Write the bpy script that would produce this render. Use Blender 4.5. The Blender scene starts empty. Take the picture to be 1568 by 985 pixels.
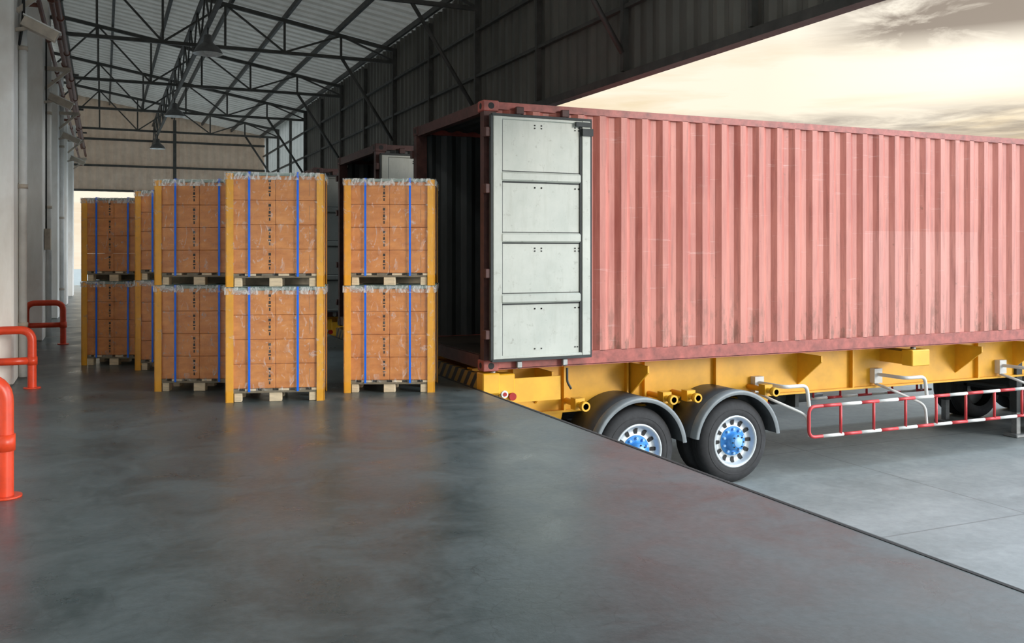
import bpy, math, random
from mathutils import Vector, Matrix
random.seed(4)
scene = bpy.context.scene
TH = math.atan(626/1417.0); ST, CT = math.sin(TH), math.cos(TH)
H = 1.474; GZ = -1.32; BEND = 38.5

# ------------------------------------------------------------ materials
class NT:
    def __init__(s, name):
        m = bpy.data.materials.new(name); m.use_nodes = True
        s.m = m; s.t = m.node_tree; s.n = s.t.nodes; s.b = s.n['Principled BSDF']; s.out = s.n['Material Output']
    def new(s, typ, **k):
        nd = s.n.new(typ)
        for a, v in k.items():
            if hasattr(nd, a) and a not in nd.inputs: setattr(nd, a, v)
            else: nd.inputs[a].default_value = v
        return nd
    def link(s, a, b): s.t.links.new(a, b)
    def coords(s, scale=(1,1,1), kind='Object'):
        tc = s.new('ShaderNodeTexCoord'); mp = s.new('ShaderNodeMapping')
        mp.inputs['Scale'].default_value = scale
        s.link(tc.outputs[kind], mp.inputs['Vector']); return mp.outputs['Vector']
    def noise(s, vec, scale, detail=6, rough=.6, dist=0):
        nd = s.new('ShaderNodeTexNoise'); nd.inputs['Scale'].default_value = scale
        nd.inputs['Detail'].default_value = detail; nd.inputs['Roughness'].default_value = rough
        nd.inputs['Distortion'].default_value = dist
        s.link(vec, nd.inputs['Vector']); return nd.outputs['Fac']
    def ramp(s, fac, stops):
        r = s.new('ShaderNodeValToRGB'); e = r.color_ramp.elements
        while len(e) < len(stops): e.new(.5)
        for i, (p, c) in enumerate(stops):
            e[i].position = p
            e[i].color = (c, c, c, 1) if isinstance(c, (int, float)) else (*c, 1)
        s.link(fac, r.inputs['Fac']); return r.outputs['Color']
    def mix(s, fac, a, b, mode='MIX'):
        m = s.new('ShaderNodeMix', data_type='RGBA', blend_type=mode)
        for v, i in ((fac, 0), (a, 6), (b, 7)):
            if isinstance(v, (int, float)): m.inputs[i].default_value = v
            elif isinstance(v, tuple): m.inputs[i].default_value = (*v, 1)
            else: s.link(v, m.inputs[i])
        return m.outputs[2]
    def math(s, op, a, b=0.0, clamp=False):
        m = s.new('ShaderNodeMath', operation=op); m.use_clamp = clamp
        for v, i in ((a, 0), (b, 1)):
            if isinstance(v, (int, float)): m.inputs[i].default_value = v
            else: s.link(v, m.inputs[i])
        return m.outputs[0]
    def bump(s, h, strength=.3, dist=.02):
        b = s.new('ShaderNodeBump'); b.inputs['Strength'].default_value = strength
        b.inputs['Distance'].default_value = dist
        s.link(h, b.inputs['Height']); s.link(b.outputs['Normal'], s.b.inputs['Normal'])

def simple(name, col, rough=.6, metal=0, var=.25, scale=6, bump=0, vs=(1,1,1)):
    n = NT(name); v = n.coords(vs); f = n.noise(v, scale)
    dark = tuple(c*(1-var) for c in col); lite = tuple(min(1, c*(1+var)) for c in col)
    n.link(n.ramp(f, [(.3, dark), (.7, lite)]), n.b.inputs['Base Color'])
    n.b.inputs['Roughness'].default_value = rough; n.b.inputs['Metallic'].default_value = metal
    if bump: n.bump(f, bump, .01)
    return n.m

def translucent(name, col, amt, var=.2, vs=(1,1,1), tcol=None):
    n = NT(name); v = n.coords(vs); f = n.noise(v, 3)
    c = n.ramp(f, [(.3, tuple(x*(1-var) for x in col)), (.7, tuple(min(1, x*(1+var)) for x in col))])
    n.link(c, n.b.inputs['Base Color']); n.b.inputs['Roughness'].default_value = .6
    t = n.new('ShaderNodeBsdfTranslucent'); t.inputs['Color'].default_value = (*(tcol or col), 1)
    mx = n.new('ShaderNodeMixShader'); mx.inputs[0].default_value = amt
    n.link(n.b.outputs[0], mx.inputs[1]); n.link(t.outputs[0], mx.inputs[2]); n.link(mx.outputs[0], n.out.inputs[0])
    return n.m

def mat_floor():
    n = NT('dock_concrete'); v = n.coords()
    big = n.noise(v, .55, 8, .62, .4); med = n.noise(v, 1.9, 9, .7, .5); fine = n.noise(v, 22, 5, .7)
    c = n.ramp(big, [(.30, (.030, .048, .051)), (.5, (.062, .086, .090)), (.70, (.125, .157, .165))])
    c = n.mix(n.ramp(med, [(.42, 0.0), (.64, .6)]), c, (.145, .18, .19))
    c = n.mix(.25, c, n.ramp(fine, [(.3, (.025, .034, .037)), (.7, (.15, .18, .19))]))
    dn = n.new('ShaderNodeTexNoise'); dn.inputs['Scale'].default_value = 3; dn.inputs['Detail'].default_value = 5; n.link(v, dn.inputs['Vector'])
    vv = n.mix(.2, v, dn.outputs['Color'])
    vo = n.new('ShaderNodeTexVoronoi', feature='DISTANCE_TO_EDGE'); vo.inputs['Scale'].default_value = 6.5
    n.link(vv, vo.inputs['Vector'])
    cr = n.ramp(vo.outputs['Distance'], [(0.0, 1.0), (.016, 0.0)])
    mask = n.ramp(n.noise(v, .9, 4), [(.47, 0.0), (.60, .55)])
    c = n.mix(n.math('MULTIPLY', cr, mask), c, (.025, .031, .034))
    n.link(c, n.b.inputs['Base Color'])
    r = n.ramp(med, [(.35, .26), (.65, .44)]); n.link(r, n.b.inputs['Roughness'])
    n.b.inputs['IOR'].default_value = 1.5
    n.bump(n.math('ADD', fine, n.math('MULTIPLY', med, 3)), .10, .01)
    return n.m

def mat_ground():
    n = NT('yard_concrete'); v = n.coords()
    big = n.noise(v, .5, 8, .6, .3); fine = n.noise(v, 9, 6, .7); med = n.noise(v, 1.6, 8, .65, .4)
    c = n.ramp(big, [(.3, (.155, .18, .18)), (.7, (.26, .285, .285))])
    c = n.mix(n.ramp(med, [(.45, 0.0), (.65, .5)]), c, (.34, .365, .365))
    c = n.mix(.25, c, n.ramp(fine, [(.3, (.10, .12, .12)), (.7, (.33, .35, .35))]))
    br = n.new('ShaderNodeTexBrick'); br.offset = 0
    for k, val in (('Scale', 1), ('Mortar Size', .012), ('Brick Width', 4.5), ('Row Height', 3.4)): br.inputs[k].default_value = val
    br.inputs['Color1'].default_value = (0,0,0,1); br.inputs['Color2'].default_value = (0,0,0,1); br.inputs['Mortar'].default_value = (1,1,1,1)
    n.link(v, br.inputs['Vector'])
    c = n.mix(n.math('MULTIPLY', br.outputs['Color'], .6), c, (.09, .1, .1))
    n.link(c, n.b.inputs['Base Color']); n.b.inputs['Roughness'].default_value = .5
    n.bump(fine, .15, .01); return n.m

def mat_container(name, base, lite, rust=True):
    n = NT(name); v = n.coords()
    vs = n.coords((2.5, 2.5, .25)); st = n.noise(vs, 3, 6, .65)
    bl = n.noise(v, .5, 5, .55)
    c = n.ramp(n.math('ADD', n.math('MULTIPLY', st, .55), n.math('MULTIPLY', bl, .45)),
               [(.38, base), (.60, lite)])
    if rust:
        sep = n.new('ShaderNodeSeparateXYZ'); n.link(v, sep.inputs[0])
        X, Z = sep.outputs[0], sep.outputs[2]
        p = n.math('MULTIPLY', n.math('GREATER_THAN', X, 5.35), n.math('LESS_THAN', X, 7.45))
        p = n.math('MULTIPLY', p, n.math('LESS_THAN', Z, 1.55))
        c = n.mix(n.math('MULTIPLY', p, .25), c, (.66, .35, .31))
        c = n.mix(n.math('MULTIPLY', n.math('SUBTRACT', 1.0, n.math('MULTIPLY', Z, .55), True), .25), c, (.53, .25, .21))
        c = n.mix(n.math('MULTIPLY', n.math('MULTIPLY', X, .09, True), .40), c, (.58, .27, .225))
        low = n.math('SUBTRACT', 1.0, n.math('MULTIPLY', Z, 1.0), True)
        rs = n.ramp(n.noise(n.coords((3, 3, 1.0)), 2.4, 8, .7), [(.51, 0.0), (.62, 1.0)])
        c = n.mix(n.math('MULTIPLY', n.math('MULTIPLY', rs, low), .9), c, (.16, .08, .055))
        sp = n.ramp(n.noise(v, 5.5, 8, .75), [(.63, 0.0), (.71, .75)])
        c = n.mix(sp, c, (.19, .085, .06))
        dr = n.ramp(n.noise(n.coords((9, 9, .5)), 2.2, 8, .7), [(.50, 0.0), (.70, .6)])
        c = n.mix(dr, c, (.22, .065, .05))
        sc = n.ramp(n.noise(n.coords((.4, 1, 5)), 4, 8, .7), [(.60, 0.0), (.7, .4)])
        c = n.mix(sc, c, (.60, .41, .37))
    n.link(c, n.b.inputs['Base Color']); n.b.inputs['Roughness'].default_value = .5
    n.bump(n.noise(v, 7, 4), .08, .01); return n.m

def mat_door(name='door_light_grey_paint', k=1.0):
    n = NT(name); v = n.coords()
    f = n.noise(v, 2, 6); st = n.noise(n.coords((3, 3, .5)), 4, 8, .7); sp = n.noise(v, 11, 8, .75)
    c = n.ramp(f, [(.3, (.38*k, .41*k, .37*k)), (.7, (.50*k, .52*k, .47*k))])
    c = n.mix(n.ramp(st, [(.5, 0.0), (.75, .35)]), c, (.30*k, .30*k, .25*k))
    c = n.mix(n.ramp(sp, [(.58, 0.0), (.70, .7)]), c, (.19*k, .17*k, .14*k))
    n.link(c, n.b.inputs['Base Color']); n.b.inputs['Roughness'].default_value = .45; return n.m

def mat_card():
    n = NT('cardboard'); v = n.coords()
    f = n.noise(n.coords((1.5, 1.5, 4)), 3, 6); g = n.noise(v, 40, 3)
    c = n.ramp(f, [(.3, (.56, .185, .042)), (.7, (.80, .33, .09))])
    c = n.mix(.12, c, n.ramp(g, [(.3, (.3, .12, .04)), (.7, (.75, .38, .15))]))
    n.link(c, n.b.inputs['Base Color']); n.b.inputs['Roughness'].default_value = .36
    return n.m

def mat_film(name, lo, hi, amax, amin=.03):
    n = NT(name); v = n.coords((1, 1, .55))
    f = n.noise(v, 12, 7, .62, 2.2)
    a = n.ramp(f, [(lo, amin), (hi, amax)])
    n.b.inputs['Base Color'].default_value = (.82, .86, .86, 1); n.b.inputs['Roughness'].default_value = .15
    n.link(a, n.b.inputs['Alpha']); n.bump(f, .8, .02); return n.m

def mat_hazard():
    n = NT('hazard_stripes'); tc = n.coords((1, 1, 1))
    sep = n.new('ShaderNodeSeparateXYZ'); n.link(tc, sep.inputs[0])
    s = n.math('ADD', sep.outputs[1], sep.outputs[2])
    f = n.math('GREATER_THAN', n.math('FRACT', n.math('MULTIPLY', s, 5)), .5)
    n.link(n.mix(f, (.02, .02, .02), (.30, .18, .03)), n.b.inputs['Base Color']); n.b.inputs['Roughness'].default_value = .6
    return n.m

def mat_wallpaint():
    n = NT('wall_paint'); v = n.coords()
    f = n.noise(n.coords((1, 1, .3)), 2.5, 8, .65); g = n.noise(v, .8, 4)
    c = n.ramp(f, [(.3, (.78, .75, .70)), (.6, (.93, .92, .89))])
    c = n.mix(n.ramp(g, [(.54, 0.0), (.75, .45)]), c, (.45, .34, .26))
    n.link(c, n.b.inputs['Base Color']); n.b.inputs['Roughness'].default_value = .7; n.bump(f, .15, .01); return n.m

M = dict(
 floor=mat_floor(), ground=mat_ground(),
 red=mat_container('red_container_paint', (.34, .07, .05), (.53, .18, .135)),
 redframe=simple('red_frame_paint', (.30, .07, .055), .5, 0, .4, 9),
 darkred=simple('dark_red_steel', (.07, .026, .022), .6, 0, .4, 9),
 dark=mat_container('dark_container_paint', (.035, .04, .04), (.07, .075, .075), False),
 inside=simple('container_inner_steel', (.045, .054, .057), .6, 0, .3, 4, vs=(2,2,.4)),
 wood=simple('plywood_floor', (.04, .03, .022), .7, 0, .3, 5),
 door=mat_door(), doordark=mat_door('door_dark_grey_paint', .35),  # second one is the same door paint, darker overall
 gasket=simple('rubber_gasket', (.03, .035, .035), .7),
 edge=simple('dock_edge_steel', (.07, .08, .08), .7, 0, .5, 12),
 steel=simple('steel_grey', (.30, .31, .31), .4, .6, .2, 10),
 truss=simple('truss_steel', (.075, .075, .07), .6, .2, .3, 5),
 clad=simple('cladding_inner', (.14, .135, .12), .5, .2, .3, 1.2, vs=(1,1,.4)),
 cladT=translucent('cladding_translucent', (.45, .46, .43), .22),
 endw=translucent('end_cladding', (.36, .33, .29), .18, tcol=(.66, .46, .32)),  # warm transmission tint paints in the orange glow on the end wall
 roof=translucent('roof_sheet', (.44, .44, .42), .10, .2, tcol=(.46, .42, .36)),  # translucency added so the sky brightens ceiling and interior
 wall=mat_wallpaint(),
 pipe=simple('red_brown_pipe', (.16, .055, .035), .5),
 beige=simple('beige_metal', (.45, .39, .32), .5),
 orange=simple('orange_safety_paint', (.70, .06, .018), .35, 0, .12, 12),
 yellow=simple('yellow_chassis_paint', (.74, .38, .02), .4, 0, .15, 3),
 tyre=simple('tyre_rubber', (.022, .022, .024), .75, 0, .3, 20),
 rim=simple('rim_silver', (.55, .59, .61), .35, .3, .12, 10),
 blue=simple('hub_blue_paint', (.05, .26, .66), .4, 0, .15, 8),
 bluelt=simple('nut_light_blue', (.26, .48, .78), .4, 0, .1, 8),
 black=simple('black', (.012, .012, .012), .7),
 fender=simple('fender_plastic', (.05, .055, .06), .45, 0, .2, 8),
 fenderlip=simple('fender_lip_grey', (.17, .19, .20), .35, 0, .15, 8),
 white=simple('white_paint', (.66, .66, .64), .45, 0, .1, 6),
 redtube=simple('red_rail_paint', (.55, .045, .05), .4, 0, .1, 6),
 lampglass=simple('tail_lamp_red', (.35, .015, .012), .2),
 card=mat_card(), guard=simple('corner_guard_board', (.84, .40, .03), .5, 0, .1, 8),
 strap=simple('blue_strap', (.002, .16, .90), .35, 0, .1, 9),
 pwood=simple('pallet_wood', (.70, .58, .40), .7, 0, .2, 9, .1, (1,6,6)),
 pdark=simple('pallet_board_weathered', (.20, .17, .12), .8, 0, .3, 9),
 lid=simple('lid_board', (.25, .34, .31), .5, 0, .2, 9),
 film=mat_film('stretch_film', .56, .72, .5, .04), filmtop=mat_film('stretch_film_gathered', .42, .60, .7),
 lampout=simple('lamp_shell_grey', (.12, .12, .12), .4, .3), lampin=simple('lamp_bowl_white', (.85, .84, .80), .4), hazard=mat_hazard(),
)

# ------------------------------------------------------------ mesh builder
class MB:
    def __init__(s): s.v = []; s.f = []; s.m = []; s.sm = []; s.mats = []
    def mi(s, k):
        if k not in s.mats: s.mats.append(k)
        return s.mats.index(k)
    def add(s, vs, fs, mat, smooth=False):
        o = len(s.v); s.v += [tuple(v) for v in vs]; i = s.mi(mat)
        for f in fs: s.f.append([a+o for a in f]); s.m.append(i); s.sm.append(smooth)
    def box(s, a, b, mat, R=None, c=None):
        x0,y0,z0 = a; x1,y1,z1 = b
        vs = [Vector(p) for p in ((x0,y0,z0),(x1,y0,z0),(x1,y1,z0),(x0,y1,z0),(x0,y0,z1),(x1,y0,z1),(x1,y1,z1),(x0,y1,z1))]
        if R is not None:
            c = Vector(c) if c is not None else (Vector(a)+Vector(b))/2
            vs = [R @ (v-c) + c for v in vs]
        s.add(vs, [(0,3,2,1),(4,5,6,7),(0,1,5,4),(1,2,6,5),(2,3,7,6),(3,0,4,7)], mat)
    def bbox(s, a, b, mat, bev=.01):
        # box with chamfered edges
        a = list(a); b = list(b)
        vs = []; idx = {}
        for sx in (0,1):
            for sy in (0,1):
                for sz in (0,1):
                    base = [b[0] if sx else a[0], b[1] if sy else a[1], b[2] if sz else a[2]]
                    sg = [-1 if q else 1 for q in (sx,sy,sz)]
                    for ax in range(3):
                        p = [base[i] + (0 if i == ax else sg[i]*bev) for i in range(3)]
                        idx[(sx,sy,sz,ax)] = len(vs); vs.append(p)
        F = []
        for ax in range(3):
            o = [i for i in range(3) if i != ax]
            for sv in (0,1):
                q = []
                for (p0,p1) in ((0,0),(1,0),(1,1),(0,1)):
                    k = [0,0,0]; k[ax] = sv; k[o[0]] = p0; k[o[1]] = p1; q.append(idx[(*k,ax)])
                F.append(q)
        for ax in range(3):
            o = [i for i in range(3) if i != ax]
            for p0 in (0,1):
                for p1 in (0,1):
                    k0 = [0,0,0]; k0[o[0]] = p0; k0[o[1]] = p1; k1 = list(k0); k0[ax] = 0; k1[ax] = 1
                    F.append([idx[(*k0,o[0])], idx[(*k0,o[1])], idx[(*k1,o[1])], idx[(*k1,o[0])]])
        for sx in (0,1):
            for sy in (0,1):
                for sz in (0,1): F.append([idx[(sx,sy,sz,i)] for i in range(3)])
        s.add(vs, F, mat)
    def cyl(s, p, q, r, mat, seg=14, r2=None, cap=True):
        p = Vector(p); q = Vector(q); d = (q-p).normalized()
        a = d.orthogonal().normalized(); b = d.cross(a); r2 = r if r2 is None else r2
        vs = []
        for c, rr in ((p, r), (q, r2)):
            for i in range(seg):
                t = 2*math.pi*i/seg; vs.append(c + a*math.cos(t)*rr + b*math.sin(t)*rr)
        s.add(vs, [(i, (i+1)%seg, seg+(i+1)%seg, seg+i) for i in range(seg)], mat, True)
        if cap:
            o = len(s.v)-2*seg; k = s.mi(mat)
            s.f.append([o+i for i in range(seg)][::-1]); s.m.append(k); s.sm.append(False)
            s.f.append([o+seg+i for i in range(seg)]); s.m.append(k); s.sm.append(False)
    def bar(s, p, q, w, h, mat):
        p = Vector(p); q = Vector(q); d = (q-p).normalized()
        up = Vector((0,0,1)) if abs(d.z) < .95 else Vector((0,1,0))
        a = d.cross(up).normalized(); b = a.cross(d)
        vs = [c + a*sx*w/2 + b*sy*h/2 for c in (p,q) for sx,sy in ((-1,-1),(1,-1),(1,1),(-1,1))]
        s.add(vs, [(0,3,2,1),(4,5,6,7),(0,1,5,4),(1,2,6,5),(2,3,7,6),(3,0,4,7)], mat)
    def tube(s, pts, r, mat, seg=12, bend=.1, n=6, mats=None):
        P = [Vector(p) for p in pts]; path = [P[0]]
        for i in range(1, len(P)-1):
            a, b, c = P[i-1], P[i], P[i+1]
            k = min(bend, (a-b).length*.45, (c-b).length*.45)
            s0 = b+(a-b).normalized()*k; s1 = b+(c-b).normalized()*k
            for j in range(n+1):
                t = j/n; path.append(s0*(1-t)**2 + b*2*t*(1-t) + s1*t*t)
        path.append(P[-1]); rings = []; a = None
        for i, p in enumerate(path):
            d = (path[min(i+1, len(path)-1)] - path[max(i-1, 0)]).normalized()
            a = d.orthogonal().normalized() if a is None else (a - d*a.dot(d)).normalized()
            b = d.cross(a)
            rings.append([p + a*math.cos(2*math.pi*j/seg)*r + b*math.sin(2*math.pi*j/seg)*r for j in range(seg)])
        vs = [v for rr in rings for v in rr]
        fs = [(i*seg+j, i*seg+(j+1)%seg, (i+1)*seg+(j+1)%seg, (i+1)*seg+j) for i in range(len(rings)-1) for j in range(seg)]
        s.add(vs, fs, mat, True)
        s.add(rings[0], [tuple(range(seg))[::-1]], mat); s.add(rings[-1], [tuple(range(seg))], mat)
    def lathe(s, prof, c, ax, mat, seg=40):
        c = Vector(c); ax = Vector(ax).normalized(); a = ax.orthogonal().normalized(); b = ax.cross(a)
        vs = [c + ax*h + (a*math.cos(2*math.pi*j/seg)+b*math.sin(2*math.pi*j/seg))*r for r, h in prof for j in range(seg)]
        fs = [(i*seg+j, i*seg+(j+1)%seg, (i+1)*seg+(j+1)%seg, (i+1)*seg+j) for i in range(len(prof)-1) for j in range(seg)]
        s.add(vs, fs, mat, True)
    def corr(s, o, u, v, n, L, Hh, pitch, dep, mat, fr=(.26,.24,.26,.24)):
        o, u, v, n = map(Vector, (o, u, v, n)); t = 0; k = 0; pts = [(0, 0)]; lev = 0
        while t < L-1e-4:
            t2 = min(t+fr[k%4]*pitch, L)
            if k%4 in (1, 3): lev = 1-lev
            pts.append((t2, lev*dep)); t = t2; k += 1
        vs = []
        for (a, h) in pts:
            hh = Hh(a) if callable(Hh) else Hh
            vs += [o+u*a+n*h, o+u*a+n*h+v*hh]
        s.add(vs, [(2*i, 2*i+2, 2*i+3, 2*i+1) for i in range(len(pts)-1)], mat)
    def obj(s, name, loc=(0,0,0), rot=0, parent=None):
        me = bpy.data.meshes.new(name); me.from_pydata(s.v, [], s.f)
        for k in s.mats: me.materials.append(M[k])
        for p, i, sm in zip(me.polygons, s.m, s.sm): p.material_index = i; p.use_smooth = sm
        me.validate(); me.update()
        ob = bpy.data.objects.new(name, me); scene.collection.objects.link(ob)
        ob.location = loc; ob.rotation_euler = (0, 0, rot)
        if parent: ob.parent = parent
        return ob

# ------------------------------------------------------------ ground, dock
XL, XR, XC = -1.35, 3.67, 6.0
Y0 = -5.0
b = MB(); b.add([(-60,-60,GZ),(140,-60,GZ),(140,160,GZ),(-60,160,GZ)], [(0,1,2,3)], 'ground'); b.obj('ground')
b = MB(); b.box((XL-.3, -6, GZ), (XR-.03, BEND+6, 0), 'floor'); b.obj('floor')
b = MB()
y = -6
while y < BEND:
    L = random.uniform(.3, 1.1); j = random.uniform(-.010, .014)
    b.box((XR-.018, y, -.16), (XR+.008+j, min(y+L, BEND), -.002-max(0, j)*.6), 'edge'); y += L
b.box((XR-.04, -6, -.2), (XR-.017, BEND, .003), 'black')
b.obj('trim_1')
# ------------------------------------------------------------ roof
def rz(x): return 7.45 - (x+1.35)*(1.3/7.4)
b = MB(); sl = Vector((7.75, 0, rz(6.3)-rz(-1.45))); Ls = sl.length; sl.normalize()
b.corr((-1.45, Y0, rz(-1.45)), (0,1,0), sl, (0,0,1), BEND-Y0+.2, Ls, .38, .06, 'roof', (.55,.12,.21,.12))
b.obj('ceiling')
b = MB()
for i in range(7):
    x = -.9+i*1.12
    b.box((x-.03, Y0, rz(x)-.13), (x+.03, BEND, rz(x)-.02), 'truss')
b.obj('roof_purlins')
def truss(y):
    b = MB(); zb = 5.72; N = 6; xs = [XL+.02+i*(XC-.05-XL)/N for i in range(N+1)]
    b.bar((xs[0], y, zb), (xs[-1], y, zb-.02), .07, .07, 'truss')
    b.bar((xs[0], y, rz(xs[0])-.2), (xs[-1], y, rz(xs[-1])-.2), .07, .08, 'truss')
    for i in range(N+1):
        b.bar((xs[i], y, zb), (xs[i], y, rz(xs[i])-.2), .045, .045, 'truss')
        if i < N:
            if i % 2 == 0: b.bar((xs[i], y, zb), (xs[i+1], y, rz(xs[i+1])-.2), .04, .04, 'truss')
            else: b.bar((xs[i], y, rz(xs[i])-.2), (xs[i+1], y, zb), .04, .04, 'truss')
    b.cyl((4.75, y, zb), (XC-.08, y, 3.95), .035, 'truss')
    return b.obj('roof_truss')
for y in (0, 5, 10, 15, 20, 25, 30, 35): truss(y)
LX = 1.76
b = MB(); x = LX
for z in (5.62, 6.35): b.bar((x, Y0, z), (x, BEND, z), .07, .07, 'truss')
y = Y0+.1
while y < BEND-1.7:
    b.bar((x, y, 5.62), (x, y+.8, 6.35), .035, .035, 'truss'); b.bar((x, y+.8, 6.35), (x, y+1.6, 5.62), .035, .035, 'truss'); y += 1.6
b.obj('lattice_girder')
# hanging cladding (right)
b = MB()
b.corr((XC, Y0, 3.63), (0,1,0), (0,0,1), (1,0,0), 30-Y0, rz(XC)-3.63+.02, .28, .045, 'clad')
b.corr((XC, 30, 3.63), (0,1,0), (0,0,1), (1,0,0), BEND-30, rz(XC)-3.63+.02, .56, .04, 'cladT', (.3,.2,.3,.2))
b.obj('wall_right')
b = MB()
b.box((XC-.1, Y0, 3.60), (XC+.06, BEND, 3.70), 'truss')
for z in (4.5, 5.3): b.box((XC-.07, Y0, z), (XC-.005, BEND, z+.05), 'truss')
y = 0
while y < BEND:
    b.box((XC-.09, y-.03, 3.72), (XC-.005, y+.03, rz(XC)-.15), 'truss'); y += 2.5
b.obj('trim_2')
# end wall with vehicle opening
b = MB(); yy = BEND
def top(a, x0=XL-.1): return rz(x0+a)
b.corr((XL-.1, yy, 3.75), (1,0,0), (0,0,1), (0,1,0), 3.9, lambda a: top(a)-3.75, .3, .05, 'endw')
b.corr((XL-.1+3.9, yy, 0), (1,0,0), (0,0,1), (0,1,0), XC-XL-3.8, lambda a: top(a+3.9), .3, .05, 'endw')
for z in (3.75, 4.7, 5.7): b.box((XL, yy-.1, z), (XC, yy-.01, z+.08), 'truss')
b.box((2.5, yy-.12, 0), (2.62, yy-.01, 6.6), 'truss')
b.obj('wall_back')
# left wall with pilasters
b = MB(); b.box((XL-.25, Y0, 0), (XL, BEND, 7.4), 'wall')
for y in (-5, .5, 6.0, 11.5, 17, 22.5, 28, 33.5):
    b.bbox((XL-.02, y, 0), (-.9, y+.8, 5.6), 'wall', .02)
    b.bbox((XL-.02, y-.04, 5.2), (-.82, y+.84, 5.6), 'wall', .02)
b.obj('wall_left')
# pipes, brackets, small floodlights on left wall
b = MB()
for (x, z, r) in ((-.72, 5.35, .055), (-.6, 5.05, .04), (-.76, 4.7, .03)):
    b.cyl((x, Y0+1, z), (x, BEND-.3, z), r, 'pipe')
    y = Y0+1.5
    while y < BEND-1: b.cyl((x, y, z), (x, y+.09, z), r*1.35, 'pipe'); y += 2.75
for y in (.9, 6.4, 11.9, 17.4, 22.9, 28.4, 33.9):
    b.bar((-.90, y, 4.55), (-.5, y, 4.55), .06, .07, 'beige'); b.bar((-.9, y, 4.2), (-.55, y, 4.53), .05, .05, 'beige')
    b.bar((-.90, y, 5.42), (-.5, y, 5.42), .06, .05, 'truss')
for y in (13.6, 19.6, 25.2):
    b.tube([(-.76, y, 4.7), (-.95, y, 4.7), (-1.30, y, 4.3), (-1.30, y, .3)], .03, 'pipe')
for y in (12.1, 17.6, 23.1):
    b.cyl((-.85, y, .02), (-.85, y, 5.15), .045, 'white', 14)
    for z in (.6, 2.2, 3.8): b.cyl((-.85, y, z), (-.85, y, z+.05), .055, 'beige', 14); b.box((-.91, y-.02, z+.005), (-.85, y+.02, z+.045), 'beige')
b.cyl((-.87, 12.26, .2), (-.87, 12.26, 5.1), .018, 'black', 10)
b.cyl((-.87, 17.76, .2), (-.87, 17.76, 4.6), .022, 'pipe', 10)
b.box((-.89, 17.15, 1.5), (-.80, 17.4, 1.85), 'beige'); b.cyl((-.87, 17.28, 1.8), (-.87, 17.28, 5.1), .012, 'black', 8)
b.tube([(-.88, 11.75, 4.9), (-.80, 11.75, 4.2), (-.88, 11.8, 3.7), (-.83, 12.0, 4.3), (-.88, 12.05, 4.9)], .012, 'black', 8, .3, 6)
for y in (11.7, 17.2, 22.7, 28.2):
    R = Matrix.Rotation(math.radians(25), 3, 'Y')
    b.box((-.84, y-.08, 3.92), (-.46, y+.06, 4.03), 'beige', R)
    b.box((-.86, y-.09, 4.03), (-.44, y+.07, 4.045), 'white', R, (-.65, y, 3.98))
    b.bar((-.9, y, 3.95), (-.74, y, 3.99), .04, .04, 'beige')
b.obj('wall_pipes')
# orange column guard rails
def rail(x0, x1, y, h, r=.045):
    b = MB()
    b.tube([(x0, y, 0), (x0, y, h), (x1, y, h), (x1, y, 0)], r, 'orange', 16, .13, 8)
    b.cyl((x0, y, h*.47), (x1, y, h*.47), r*.9, 'orange', 16)
    for x in (x0, x1):
        b.cyl((x, y, .0), (x, y, .012), r*1.9, 'orange', 20)
        b.cyl((x, y, h*.40), (x, y, h*.54), r*1.18, 'orange', 16)
    b.obj('guard_rail')
rail(-1.12, -.54, 6.3, .70, .05); rail(-1.10, -.70, 11.2, .63); rail(-1.10, -.58, 16.3, .66)
# pendant lamps
for y in (.6, 9.2, 17.8, 26.4, 35):
    x = LX; b = MB(); z = 5.16
    b.lathe([(.03,.30),(.07,.28),(.08,.16),(.12,.12),(.20,.06),(.255,-.03),(.265,-.06)], (x,y,z), (0,0,1), 'lampout', 28)
    b.lathe([(.265,-.06),(.25,-.06),(.185,.045),(.1,.1),(.001,.12)], (x,y,z), (0,0,1), 'lampin', 28)
    b.cyl((x,y,z+.28), (x,y,5.58), .012, 'black', 8)
    b.lathe([(.001,-.07),(.06,-.05),(.08,.02),(.05,.09)], (x,y,z), (0,0,1), 'white', 16)
    lo = b.obj('pendant_lamp')
    ld = bpy.data.lights.new('bulb', 'SPOT'); ld.energy = 80; ld.color = (1, .95, .86); ld.shadow_soft_size = .15; ld.spot_size = math.radians(150); ld.spot_blend = .6
    l = bpy.data.objects.new('bulb', ld); scene.collection.objects.link(l); l.location = (x, y, z-.10); l.parent = lo

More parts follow.
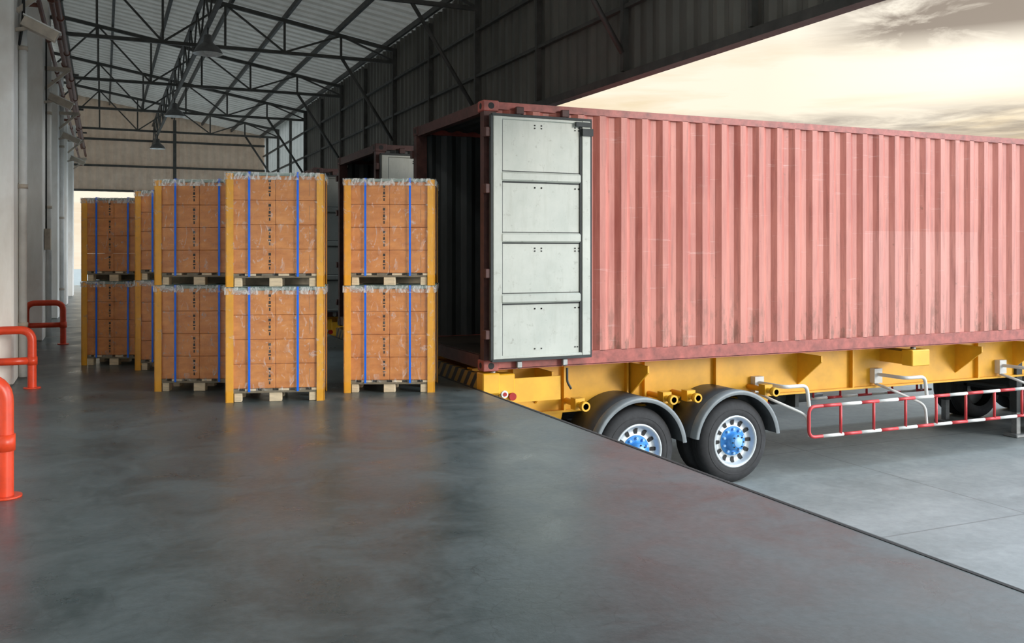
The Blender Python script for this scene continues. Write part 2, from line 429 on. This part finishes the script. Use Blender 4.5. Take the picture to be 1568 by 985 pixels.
# ------------------------------------------------------------ containers
def container(xo, yo, zo, side, frame, dm='door'):
    b = MB(); L, W, HH = 12.19, 2.44, 2.90; p = .16
    for x in (0, L-p):
        for y in (0, W-.12):
            fm = 'darkred' if x == 0 else frame
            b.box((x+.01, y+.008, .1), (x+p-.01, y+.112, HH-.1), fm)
    for x in (0, L-.178):
        for y in (0, W-.162):
            for z in (0, HH-.118):
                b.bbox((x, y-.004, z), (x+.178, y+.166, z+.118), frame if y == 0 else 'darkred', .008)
                zz = z+.059
                yy = y-.006 if y == 0 else y+.168
                b.cyl((x+.089, yy, zz), (x+.089, yy+.02 if y == 0 else yy-.02, zz), .035, 'black', 14)
                if x == 0: b.cyl((-.002, y+.08, zz), (.02, y+.08, zz), .033, 'black', 14)
    for y in (.01, W-.07):
        b.box((.17, y, .02), (L-.17, y+.06, .17), frame); b.box((.17, y, HH-.09), (L-.17, y+.06, HH-.012), frame)
        b.box((.17, y-.0, .012), (L-.17, y+.10, .026), frame)
    for x in (.01, L-.09):
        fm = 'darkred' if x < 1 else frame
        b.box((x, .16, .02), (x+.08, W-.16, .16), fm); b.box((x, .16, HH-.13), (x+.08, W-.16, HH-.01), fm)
    b.corr((.17, .052, .165), (1,0,0), (0,0,1), (0,-1,0), L-.34, HH-.25, .278, .042, side)
    b.corr((.17, W-.052, .165), (1,0,0), (0,0,1), (0,1,0), L-.34, HH-.25, .278, .042, side)
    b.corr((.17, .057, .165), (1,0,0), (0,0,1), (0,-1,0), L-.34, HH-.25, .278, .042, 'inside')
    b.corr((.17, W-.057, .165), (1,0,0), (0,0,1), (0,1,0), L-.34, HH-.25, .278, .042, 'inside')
    b.corr((L-.06, .1, .165), (0,1,0), (0,0,1), (1,0,0), W-.2, HH-.25, .25, .04, side)
    b.corr((.05, .06, HH-.04), (1,0,0), (0,1,0), (0,0,1), L-.1, W-.12, .21, .02, side)
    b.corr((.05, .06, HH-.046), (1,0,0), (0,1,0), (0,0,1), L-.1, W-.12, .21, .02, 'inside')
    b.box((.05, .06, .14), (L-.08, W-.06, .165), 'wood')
    for i in range(28): b.box((.3+i*.42, .07, .03), (.34+i*.42, W-.07, .14), frame)
    for side_y in (0, 1):
        yb = -.06 if side_y == 0 else W+.06; sg = -1 if side_y == 0 else 1
        def bx(x0, x1, d0, d1, z0, z1, m):
            ya, yb2 = yb+sg*d0, yb+sg*d1
            b.box((x0, min(ya, yb2), z0), (x1, max(ya, yb2), z1), m)
        def q(x0, x1, d0, d1, z0, z1, m, bev=.006):
            ya, yb2 = yb+sg*d0, yb+sg*d1
            b.bbox((x0, min(ya, yb2), z0), (x1, max(ya, yb2), z1), m, bev)
        x0, x1, z0, z1 = .055, 1.245, .125, 2.735
        bx(x0+.02, x1-.02, 0, .03, z0+.02, z1-.02, dm)
        q(x0+.012, x0+.115, .0, .055, z0+.012, z1-.012, dm); q(x1-.115, x1-.012, .0, .055, z0+.012, z1-.012, dm)
        q(x0+.1, x1-.11, .0, .05, z1-.045, z1-.012, dm); q(x0+.1, x1-.11, .0, .05, z0+.012, z0+.045, dm)
        n = 4; hz = (z1-z0)/n
        for i in range(1, n):
            zc = z0+hz*i
            q(x0+.1, x1-.13, .0, .062, zc-.05, zc+.05, dm, .016)
            bx(x0+.12, x1-.14, .028, .034, zc-.066, zc-.052, 'gasket'); bx(x0+.12, x1-.14, .028, .034, zc+.054, zc+.062, 'gasket')  # dark strips paint in the shading lines along each ridge
        bx(x1-.138, x1-.118, .028, .046, z0+.05, z1-.05, 'gasket')
        bx(x0+.117, x0+.127, .028, .036, z0+.05, z1-.05, 'gasket')
        bx(x0-.014, x0+.012, 0, .05, z0, z1, 'gasket'); bx(x1-.012, x1+.010, 0, .045, z0, z1, 'gasket')
        bx(x0, x1, 0, .058, z1-.014, z1+.012, 'gasket'); bx(x0, x1, 0, .058, z0-.014, z0+.014, 'gasket')
        for k in range(4):
            zt = z0+hz*(k+1)-.12 if k < 3 else z1-.1
            for zc in (zt, zt-.0-.03*(k % 2)):
                for xx in (x1-.2, x1-.155, x0+.5, x0+.58): bx(xx, xx+.014, .03, .036, zc, zc+.014, 'black')
        for xx in (x1-.2, x1-.17, x0+.5, x0+.58): bx(xx, xx+.014, .03, .036, z0+.1, z0+.114, 'black')
        bx(x1-.2, x1-.01, .05, .075, z1-.08, z1-.03, 'gasket'); bx(x1-.12, x1+.01, .055, .08, z1-.18, z1-.1, 'gasket')
        for zc in (.35, 1.0, 1.9, 2.5):
            q(-.012, .1, -.06, .035, zc, zc+.1, 'darkred')
        for xx in (.4, .95):
            b.cyl((xx, yb-sg*.025, .02), (xx, yb-sg*.025, 2.82), .017, 'steel', 10)
            q(xx-.03, xx+.03, -.05, .0, .03, .10, 'steel'); q(xx-.04, xx+.05, -.05, .0, 2.76, 2.84, 'darkred')
    return b.obj('shipping_container', (xo, yo, zo))
CX, CY, CZ = 3.70, 9.13, .19
container(CX, CY, CZ, 'red', 'redframe')
container(CX+.02, CY+4.35, CZ, 'dark', 'darkred')
container(CX-.0, CY+8.7, CZ, 'dark', 'darkred', 'doordark')

# ------------------------------------------------------------ wheels / trailer
def wheel(b, x, yo, sg, z, r=.5, w=.27, detail=True):
    c = (x, yo, z); ax = (0, sg, 0)
    b.lathe([(.30,.02),(.315,.004),(.36,.0),(.42,.004),(.462,.02),(r-.012,.045),(r,.07),(r,w-.07),(r-.012,w-.045),(.45,w-.01),(.36,w),(.30,w-.02)], c, ax, 'tyre', 48)
    for k in (.085, .13, .18):
        b.lathe([(r+.001,k),(r+.003,k+.006),(r+.001,k+.012)], c, ax, 'black', 48)
    b.lathe([(.385,-.001),(.39,-.003),(.395,-.001)], c, ax, 'tyre', 48)
    if not detail:
        b.lathe([(.3,.02),(.29,.1),(.001,.12)], c, ax, 'rim', 24); return
    b.lathe([(.318,.012),(.312,-.002),(.296,-.004),(.285,.012),(.272,.03),(.262,.055),(.235,.075),(.20,.072),(.165,.06),(.14,.058),(.001,.058)], c, ax, 'rim', 48)
    n = 12
    for i in range(n):
        t = 2*math.pi*i/n; u = Vector((math.cos(t), 0, math.sin(t))); tv = Vector((-math.sin(t), 0, math.cos(t)))
        C = Vector(c)
        vs = []
        for rr, hw in ((.19, .017), (.205, .022), (.245, .024), (.258, .017)):
            for sgn in (-1, 1):
                dep = {.19:.067, .205:.070, .245:.066, .258:.054}[rr]
                vs.append(C + u*rr + tv*hw*sgn + Vector((0, sg, 0))*(dep-.006))
        b.add(vs, [(0,1,3,2),(2,3,5,4),(4,5,7,6)], 'black')
        if i < 10:
            t = 2*math.pi*(i+.5)/10; u = Vector((math.cos(t), 0, math.sin(t)))
            p = C + u*.145 + Vector((0, sg*.056, 0)); b.cyl(p, p - Vector((0, sg*.035, 0)), .016, 'bluelt', 8)
            pb = C + u*.145 + Vector((0, sg*.06, 0)); b.cyl(pb, pb - Vector((0, sg*.012, 0)), .025, 'blue', 12)
    b.lathe([(.178,.061),(.175,.052),(.115,.05),(.105,.03),(.10,-.02),(.085,-.045),(.05,-.052),(.001,-.052)], c, ax, 'blue', 32)
    b.lathe([(.06,-.053),(.055,-.058),(.001,-.058)], c, ax, 'bluelt', 24)
    for i in range(8):
        t = 2*math.pi*i/8; p = Vector(c)+Vector((math.cos(t)*.078, -sg*.046, math.sin(t)*.078)); b.cyl(p, p-Vector((0, sg*.012, 0)), .009, 'black', 6)

def striped(b, p, q, r, n, start=0, seg=10):
    p = Vector(p); q = Vector(q); L = (q-p).length; d = (q-p)/L; t = 0; k = start
    while t < L-1e-3:
        s = .34 if k % 2 == 0 else .30
        t2 = min(L, t+s); b.cyl(p+d*t, p+d*t2, r, 'white' if k % 2 == 0 else 'redtube', seg); t = t2; k += 1

def trailer(yo, zb=CZ, detail=True):
    b = MB(); X = 3.72; W = 2.44
    yn, yf = yo+.58, yo+W-.58
    for yc in (yn, yf):
        b.box((X+.05, yc-.012, -.38), (X+12.0, yc+.012, .16), 'yellow')
        b.box((X+.05, yc-.08, .14), (X+12.0, yc+.08, .165), 'yellow')
        b.box((X+.05, yc-.08, -.405), (X+12.0, yc+.08, -.38), 'yellow')
    for x in (.55, 1.2, 2.05, 2.3, 3.35, 5.6, 8.0, 9.6, 11.2):
        b.box((X+x, yn-.075, -.38), (X+x+.025, yn-.012, .14), 'yellow'); b.box((X+x, yf+.012, -.38), (X+x+.025, yf+.075, .14), 'yellow')
    for x in (0.6, 2, 3.4, 5, 7.5, 9, 10.5): b.box((X+x, yn, -.25), (X+x+.1, yf, .1), 'yellow')
    for x, wd in ((.02, .3), (6.15, .28), (11.85, .25)):
        b.box((X+x, yo+.05, -.05), (X+x+wd, yo+W-.05, .125), 'yellow')
        for y in (yo-.02, yo+W-.17): b.bbox((X+x-.02, y, -.06), (X+x+wd+.02, y+.19, .155), 'yellow', .01)
        for y in (yo+.08, yo+W-.08): b.cyl((X+x+.1, y, .15), (X+x+.1, y, .19), .035, 'steel', 10)
    for x in (.85, 2.1, 4.7, 7.6, 8.8):
        for (ya, yb2) in ((yo+.12, yn), (yf, yo+W-.12)):
            b.add([(X+x,ya,.05),(X+x,yb2,-.3),(X+x,yb2,.13),(X+x,ya,.13),(X+x+.02,ya,.05),(X+x+.02,yb2,-.3),(X+x+.02,yb2,.13),(X+x+.02,ya,.13)],
                  [(0,1,2,3),(4,7,6,5),(0,4,5,1),(3,2,6,7),(0,3,7,4),(1,5,6,2)], 'yellow')
    b.box((X-.03, yo+.02, -.12), (X+.03, yo+W-.02, .15), 'hazard')
    b.bbox((X-.035, yo-.03, -.05), (X+.16, yo+.16, .17), 'yellow', .01)
    b.box((X+.16, yo+.0, -.16), (X+.9, yo+.02, .10), 'yellow')
    b.cyl((X+.215, yo-.0, -.06), (X+.215, yo-.035, -.06), .04, 'white', 18); b.cyl((X+.31, yo-.0, -.09), (X+.31, yo-.035, -.09), .042, 'lampglass', 18)
    b.cyl((X+.215, yo-.036, -.06), (X+.215, yo-.04, -.06), .022, 'lampglass', 14)
    b.tube([(X+.95, yo-.06, .19), (X+.95, yo-.06, .04), (X+.99, yo-.08, -.04)], .014, 'gasket', 8, .03, 3)  # hanging door handle of the container, built into the trailer mesh
    b.box((X+.05, yo+.15, -.75), (X+.15, yo+W-.15, -.65), 'yellow')
    for y in (yo+.6, yo+W-.68): b.box((X+.06, y, -.66), (X+.14, y+.08, -.3), 'yellow')
    WZ = GZ+.5
    for x in (5.61, 6.97):
        b.cyl((x, yo+.2, WZ), (x, yo+W-.2, WZ), .065, 'gasket', 14)
        for sg, y in ((1, yo-.02), (-1, yo+W+.02)):
            wheel(b, x, y, sg, WZ); wheel(b, x, y+sg*.32, sg, WZ, detail=False)
            R0 = .60; ns = 26; vs = []
            for i in range(ns+1):
                t = math.radians(6+166*i/ns); cx, sz = math.cos(t), math.sin(t)
                for rr, yy in ((R0,y-sg*.05),(R0+.018,y-sg*.05),(R0+.018,y+sg*.62),(R0,y+sg*.62)):
                    vs.append((x+cx*rr, yy, WZ+sz*rr))
            fs = []
            for i in range(ns):
                o = i*4
                for k in range(4): fs.append((o+k, o+(k+1)%4, o+4+(k+1)%4, o+4+k))
            b.add(vs, fs, 'fender', True)
            vs = []
            for i in range(ns+1):
                t = math.radians(6+166*i/ns); cx, sz = math.cos(t), math.sin(t)
                for rr, yy in ((R0-.028,y-sg*.055),(R0+.006,y-sg*.066),(R0+.024,y-sg*.058),(R0+.024,y+sg*.06)):
                    vs.append((x+cx*rr, yy, WZ+sz*rr))
            fs = [(i*4+k, i*4+k+1, i*4+4+k+1, i*4+4+k) for i in range(ns) for k in range(3)]
            b.add(vs, fs, 'fenderlip', True)
    for x in (4.95, 6.12, 6.46, 7.62):
        for ya, yb2 in ((yn, yo+.02), (yf, yo+W-.02)):
            b.cyl((x, ya, -.27), (x, yb2, -.27), .035, 'yellow', 14); b.cyl((x, yb2+(.07 if yb2 < ya else -.07), -.27), (x, yb2, -.27), .055, 'yellow', 14)
            b.box((x-.05, min(ya, yb2)+(.16 if yb2 < ya else .1), -.33), (x+.07, min(ya, yb2)+(.28 if yb2 < ya else .2), -.2), 'yellow')
    for x in (4.75, 6.29, 7.75):
        for y in (yn, yf):
            b.add([(x-.16,y-.06,-.4),(x+.16,y-.06,-.4),(x+.07,y-.06,-.78),(x-.07,y-.06,-.78),(x-.16,y+.06,-.4),(x+.16,y+.06,-.4),(x+.07,y+.06,-.78),(x-.07,y+.06,-.78)],
                  [(0,1,2,3),(4,7,6,5),(0,4,5,1),(1,5,6,2),(2,6,7,3),(3,7,4,0)], 'yellow')
    for xa, xb in ((4.8, 6.24), (6.34, 7.7)):
        for y in (yn, yf):
            for k in range(5):
                s = .06*k; b.bar((xa+s, y, -.66-.022*k), (xb-s, y, -.66-.022*k), .08, .018, 'gasket')
    for (yg, yc) in ((yo+.03, yn), (yo+W-.03, yf)):
        z1, z0, xa, xb = -.49, -.875, 8.14, 12.9
        b.tube([(xa+.22, yg, z0), (xa, yg, z0), (xa, yg, z1), (xa+.22, yg, z1)], .022, 'redtube', 10, .1, 6)
        striped(b, (xa+.22, yg, z0), (xb, yg, z0), .022, 0); striped(b, (xa+.22, yg, z1), (xb, yg, z1), .022, 0, 1)
        k = 0; x = xa+.52
        while x < xb:
            b.cyl((x, yg, z0), (x, yg, z1), .019, 'redtube', 10); x += .56; k += 1
        for x in (7.72, 9.75, 12.2):
            sgn = 1 if yc > yg else -1
            b.tube([(x, yc-sgn*.05, -.22), (x+.05, yg+sgn*.02, -.22), (x+.4, yg+sgn*.02, -.22), (x+.45, yg+sgn*.03, -.49)], .024, 'white', 10, .08, 5)
            b.tube([(x, yc-sgn*.05, -.35), (x+.02, yg+sgn*.25, -.4), (x+.42, yg+sgn*.03, -.6), (x+.45, yg+sgn*.03, -.87)], .018, 'white', 10, .1, 5)
            b.box((x-.06, min(yc, yc-sgn*.1), -.34), (x+.08, max(yc, yc-sgn*.1), -.14), 'white')
    for y in (yn, yf):
        b.box((12.55, y-.06, -.95), (12.67, y+.06, -.1), 'gasket'); b.box((12.57, y-.045, GZ+.04), (12.65, y+.045, -.9), 'steel'); b.bbox((12.48, y-.12, GZ), (12.74, y+.12, GZ+.05), 'steel', .01)
    b.cyl((12.61, yn, -.6), (12.61, yf, -.6), .03, 'gasket')
    b.lathe([(.001,0),(.09,.02),(.12,.06),(.12,.64),(.09,.68),(.001,.7)], (8.3, yo+1.0, -.5), (1,0,0), 'gasket', 20)
    b.box((8.5, yo+.7, -.62), (8.56, yo+1.1, -.38), 'gasket')
    b.obj('container_trailer')
for yo in (CY, CY+4.35, CY+8.7): trailer(yo)

# tractor coupled under the first trailer
b = MB(); WZ = GZ+.5
for y in (CY+.72, CY+1.72): b.box((12.6+.3, y-.03, -.72), (19.5, y+.03, -.45), 'gasket')
for x in (13.45, 14.8):
    b.cyl((x, CY+.2, WZ), (x, CY+2.2, WZ), .07, 'gasket')
    for sg, y in ((1, CY-.02), (-1, CY+2.46)):
        wheel(b, x, y, sg, WZ); wheel(b, x, y+sg*.32, sg, WZ, detail=False)
b.box((13.6, CY+.8, -.45), (14.6, CY+1.64, -.405), 'steel')
b.box((12.9, CY+.5, -.72), (12.96, CY+1.94, -.52), 'gasket')
b.bbox((17.6, CY+.0, -.75), (19.6, CY+2.44, 1.9), 'white', .12); b.box((18.3, CY-.01, .6), (19.3, CY+.0, 1.35), 'black')
b.box((19.6, CY+.2, .6), (19.61, CY+2.24, 1.45), 'black')
for sg, y in ((1, CY+.02), (-1, CY+2.42)): wheel(b, 18.6, y, sg, WZ)
b.obj('truck_tractor')

# ------------------------------------------------------------ pallet stacks
def pallet_stack(px, d, w, Ht, dp, rdeg, seed):
    random.seed(seed)
    lat = (px-784)/1417*d; loc = (d*ST+lat*CT, d*CT-lat*ST, 0)
    b = MB(); U = Ht/2
    for un in range(2):
        z = un*U; g = .07; ph = .13
        for yy in (.0, dp/2-.05, dp-.1):
            for xx, ww, mt in ((.075, .07, 'pwood'), (w/2-.06, .12, 'pwood'), (w-.145, .07, 'pwood')):
                b.bbox((xx, yy+.012, z+.001), (xx+ww, yy+.1, z+ph-.04), mt, .004)
            b.box((.02, yy+.005, z+ph-.042), (w-.02, yy+.1, z+ph-.022), 'pdark')
        for i in range(6):
            x0 = .02+i*(w-.14)/5; b.box((x0, .005, z+ph-.022), (x0+.1, dp-.005, z+ph-.002), 'pwood' if i % 2 else 'pdark')
        if un == 1:
            b.box((.0, .0, z-.0), (w, dp, z+.004), 'lid')
            b.box((.03, dp*.45, z+.01), (w-.03, dp*.47, z+ph-.04), 'pdark')
        z0 = z+ph; ht = U-ph-.035; rows = 4; rh = ht/rows; e = .012
        for r in range(rows):
            for cx in range(2):
                for cy in range(2):
                    x0 = e+cx*(w-2*e)/2; x1 = x0+(w-2*e)/2; y0 = e+cy*(dp-2*e)/2; y1 = y0+(dp-2*e)/2
                    j = random.uniform(0, .005)
                    b.bbox((x0+.0012, y0+j, z0+r*rh+.0012), (x1-.0012, y1-.002, z0+(r+1)*rh-.0012), 'card', .004)
                    if cy == 0:
                        if cx == 0:
                            xm = x1-.055; zc = z0+(r+.5)*rh
                            for k, (hh, ww) in enumerate(((.026,.024),(.022,.009),(.03,.02),(.014,.026),(.03,.014))):
                                zz = zc+.07-k*.034; b.box((xm-ww/2, y0+j-.0012, zz-hh/2), (xm+ww/2, y0+j+.002, zz+hh/2), 'black')
                            b.box((xm-.018, y0+j-.0012, zc+.092), (xm+.018, y0+j+.002, zc+.094), 'black')
                        else:
                            zc = z0+(r+.5)*rh
                            b.box((x1-.13, y0+j-.001, zc-.07), (x1-.127, y0+j+.002, zc+.07), 'pdark')
        b.bbox((.004, .004, z0+ht), (w-.004, dp-.004, z0+ht+.03), 'lid', .005)
        zt = z0+ht+.022
        for cx, sx in ((0, 1), (w, -1)):
            for cy, sy in ((0, 1), (dp, -1)):
                xa, xb = sorted((cx-sx*.004, cx+sx*g)); ya, yb2 = sorted((cy-sy*.004, cy+sy*.006))
                b.box((xa, ya, z+.0), (xb, yb2, zt), 'guard')
                xa, xb = sorted((cx-sx*.004, cx+sx*.006)); ya, yb2 = sorted((cy-sy*.004, cy+sy*g))
                b.box((xa, ya, z+.0), (xb, yb2, zt), 'guard')
        for f in (.235, .73):
            x = f*w; sw = .0105
            b.box((x-sw, -.012, z+ph-.03), (x+sw, -.009, z0+ht+.038), 'strap')
            b.box((x-sw, dp+.009, z+ph-.03), (x+sw, dp+.012, z0+ht+.038), 'strap')
            b.box((x-sw, -.012, z0+ht+.035), (x+sw, dp+.012, z0+ht+.038), 'strap')
        zf0, zf1 = z+ph-.02, z0+ht+.03
        def skin(za, zb, o, m):
            P = [(-o,-o),(w+o,-o),(w+o,dp+o),(-o,dp+o)]
            vs = [(x,y,za) for x,y in P]+[(x,y,zb) for x,y in P]
            b.add(vs, [(i,(i+1)%4,4+(i+1)%4,4+i) for i in range(4)], m)
        skin(zf0, zf1, .008, 'film'); skin(zf1-.07, zf1+.004, .0135, 'filmtop')
    return b.obj('pallet_stack_of_boxes', loc, -TH+math.radians(rdeg))
pallet_stack(346, 9.0, .935, 2.25, .70, 9, 1)
pallet_stack(237, 9.72, .92, 2.235, .8, 2, 2)
pallet_stack(527, 9.63, .935, 2.235, .8, 2, 3)
pallet_stack(207, 11.45, .92, 2.23, .8, 1, 4)
pallet_stack(125, 11.96, .82, 2.17, .8, 1, 5)

# ------------------------------------------------------------ world sky
w = bpy.data.worlds.new('sky'); scene.world = w; w.use_nodes = True
n = NT.__new__(NT); n.t = w.node_tree; n.n = n.t.nodes
bg = n.n['Background']
tc = n.new('ShaderNodeTexCoord'); V = tc.outputs['Generated']
sep = n.new('ShaderNodeSeparateXYZ'); n.link(V, sep.inputs[0]); X, Z = sep.outputs[0], sep.outputs[2]
def stretched(sc):
    mp = n.new('ShaderNodeMapping'); mp.inputs['Scale'].default_value = sc; n.link(V, mp.inputs['Vector']); return mp.outputs['Vector']
base = n.ramp(Z, [(0.0, (.80, .66, .48)), (.12, (.82, .66, .43)), (.2, (.84, .73, .55)), (.3, (.98, .98, .96)), (.5, (1.05, 1.28, 1.42)), (1.0, (1.25, 1.60, 1.85))])
cl = n.noise(stretched((2.2, 2.2, 22)), 2.3, 10, .62, .5)
cl2 = n.noise(stretched((3.2, 3.2, 14)), 2.6, 10, .62, .5)
soft = n.ramp(n.noise(stretched((1.5, 1.5, 12)), 2.2, 8, .6, .3), [(.40, 0.0), (.58, 1.0)])
base = n.mix(n.math('MULTIPLY', n.math('MULTIPLY', soft, .75), n.ramp(Z, [(.3, 1.0), (.5, 0.0)])), base, (.98, .90, .75))
glow = n.math('MULTIPLY', n.ramp(X, [(.62, 0.0), (.76, 1.0)]), n.ramp(Z, [(.12, 0.0), (.17, 1.0), (.21, 1.0), (.27, 0.0)]))
base = n.mix(n.math('MULTIPLY', glow, .85), base, (1.15, 1.06, .90))
# added unseen bright sky patch off to the right, brightens floor and container
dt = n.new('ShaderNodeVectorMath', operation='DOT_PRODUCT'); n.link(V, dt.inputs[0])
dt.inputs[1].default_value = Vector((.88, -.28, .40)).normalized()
sky_fill = n.ramp(dt.outputs['Value'], [(.60, 0.0), (.93, 1.0)])
base = n.mix(sky_fill, base, (4.6, 5.2, 5.8))
band = n.ramp(Z, [(.098, 0.0), (.113, 1.0), (.130, 1.0), (.148, 0.0)])
band = n.math('MULTIPLY', band, n.ramp(X, [(.5, 0.0), (.6, 1.0)]))
lowc = n.math('MULTIPLY', band, n.ramp(cl, [(.38, 0.0), (.56, 1.0)]))
hi = n.math('MULTIPLY', n.ramp(Z, [(.190, 0.0), (.215, 1.0)]), n.ramp(X, [(.64, 0.0), (.70, 1.0)]))
hi = n.math('MULTIPLY', hi, n.ramp(Z, [(.28, 1.0), (.36, 0.0)]))
hic = n.math('MULTIPLY', hi, n.ramp(cl2, [(.33, 0.0), (.50, 1.0)]))
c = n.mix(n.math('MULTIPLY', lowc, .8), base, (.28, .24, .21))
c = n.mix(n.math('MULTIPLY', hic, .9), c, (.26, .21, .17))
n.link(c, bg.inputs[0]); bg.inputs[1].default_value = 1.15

# low hazy sun from front-right, behind the camera
sd = bpy.data.lights.new('sun', 'SUN'); sd.energy = 1.9; sd.angle = math.radians(16); sd.color = (1, .93, .84)
s = bpy.data.objects.new('sun', sd); scene.collection.objects.link(s)
s.rotation_euler = Vector((-.55, .80, -.20)).to_track_quat('-Z', 'Y').to_euler()
s.location = (10, -20, 15)

# ------------------------------------------------------------ camera
cd = bpy.data.cameras.new('camera'); cd.sensor_width = 36; cd.lens = 36*1417/1568; cd.shift_y = -107.5/1568
cd.clip_end = 500
cam = bpy.data.objects.new('camera', cd); scene.collection.objects.link(cam)
cam.location = (0, 0, H); cam.rotation_euler = (math.pi/2, 0, -TH)
scene.camera = cam
scene.view_settings.view_transform = 'Standard'
scene.view_settings.exposure = 0.0
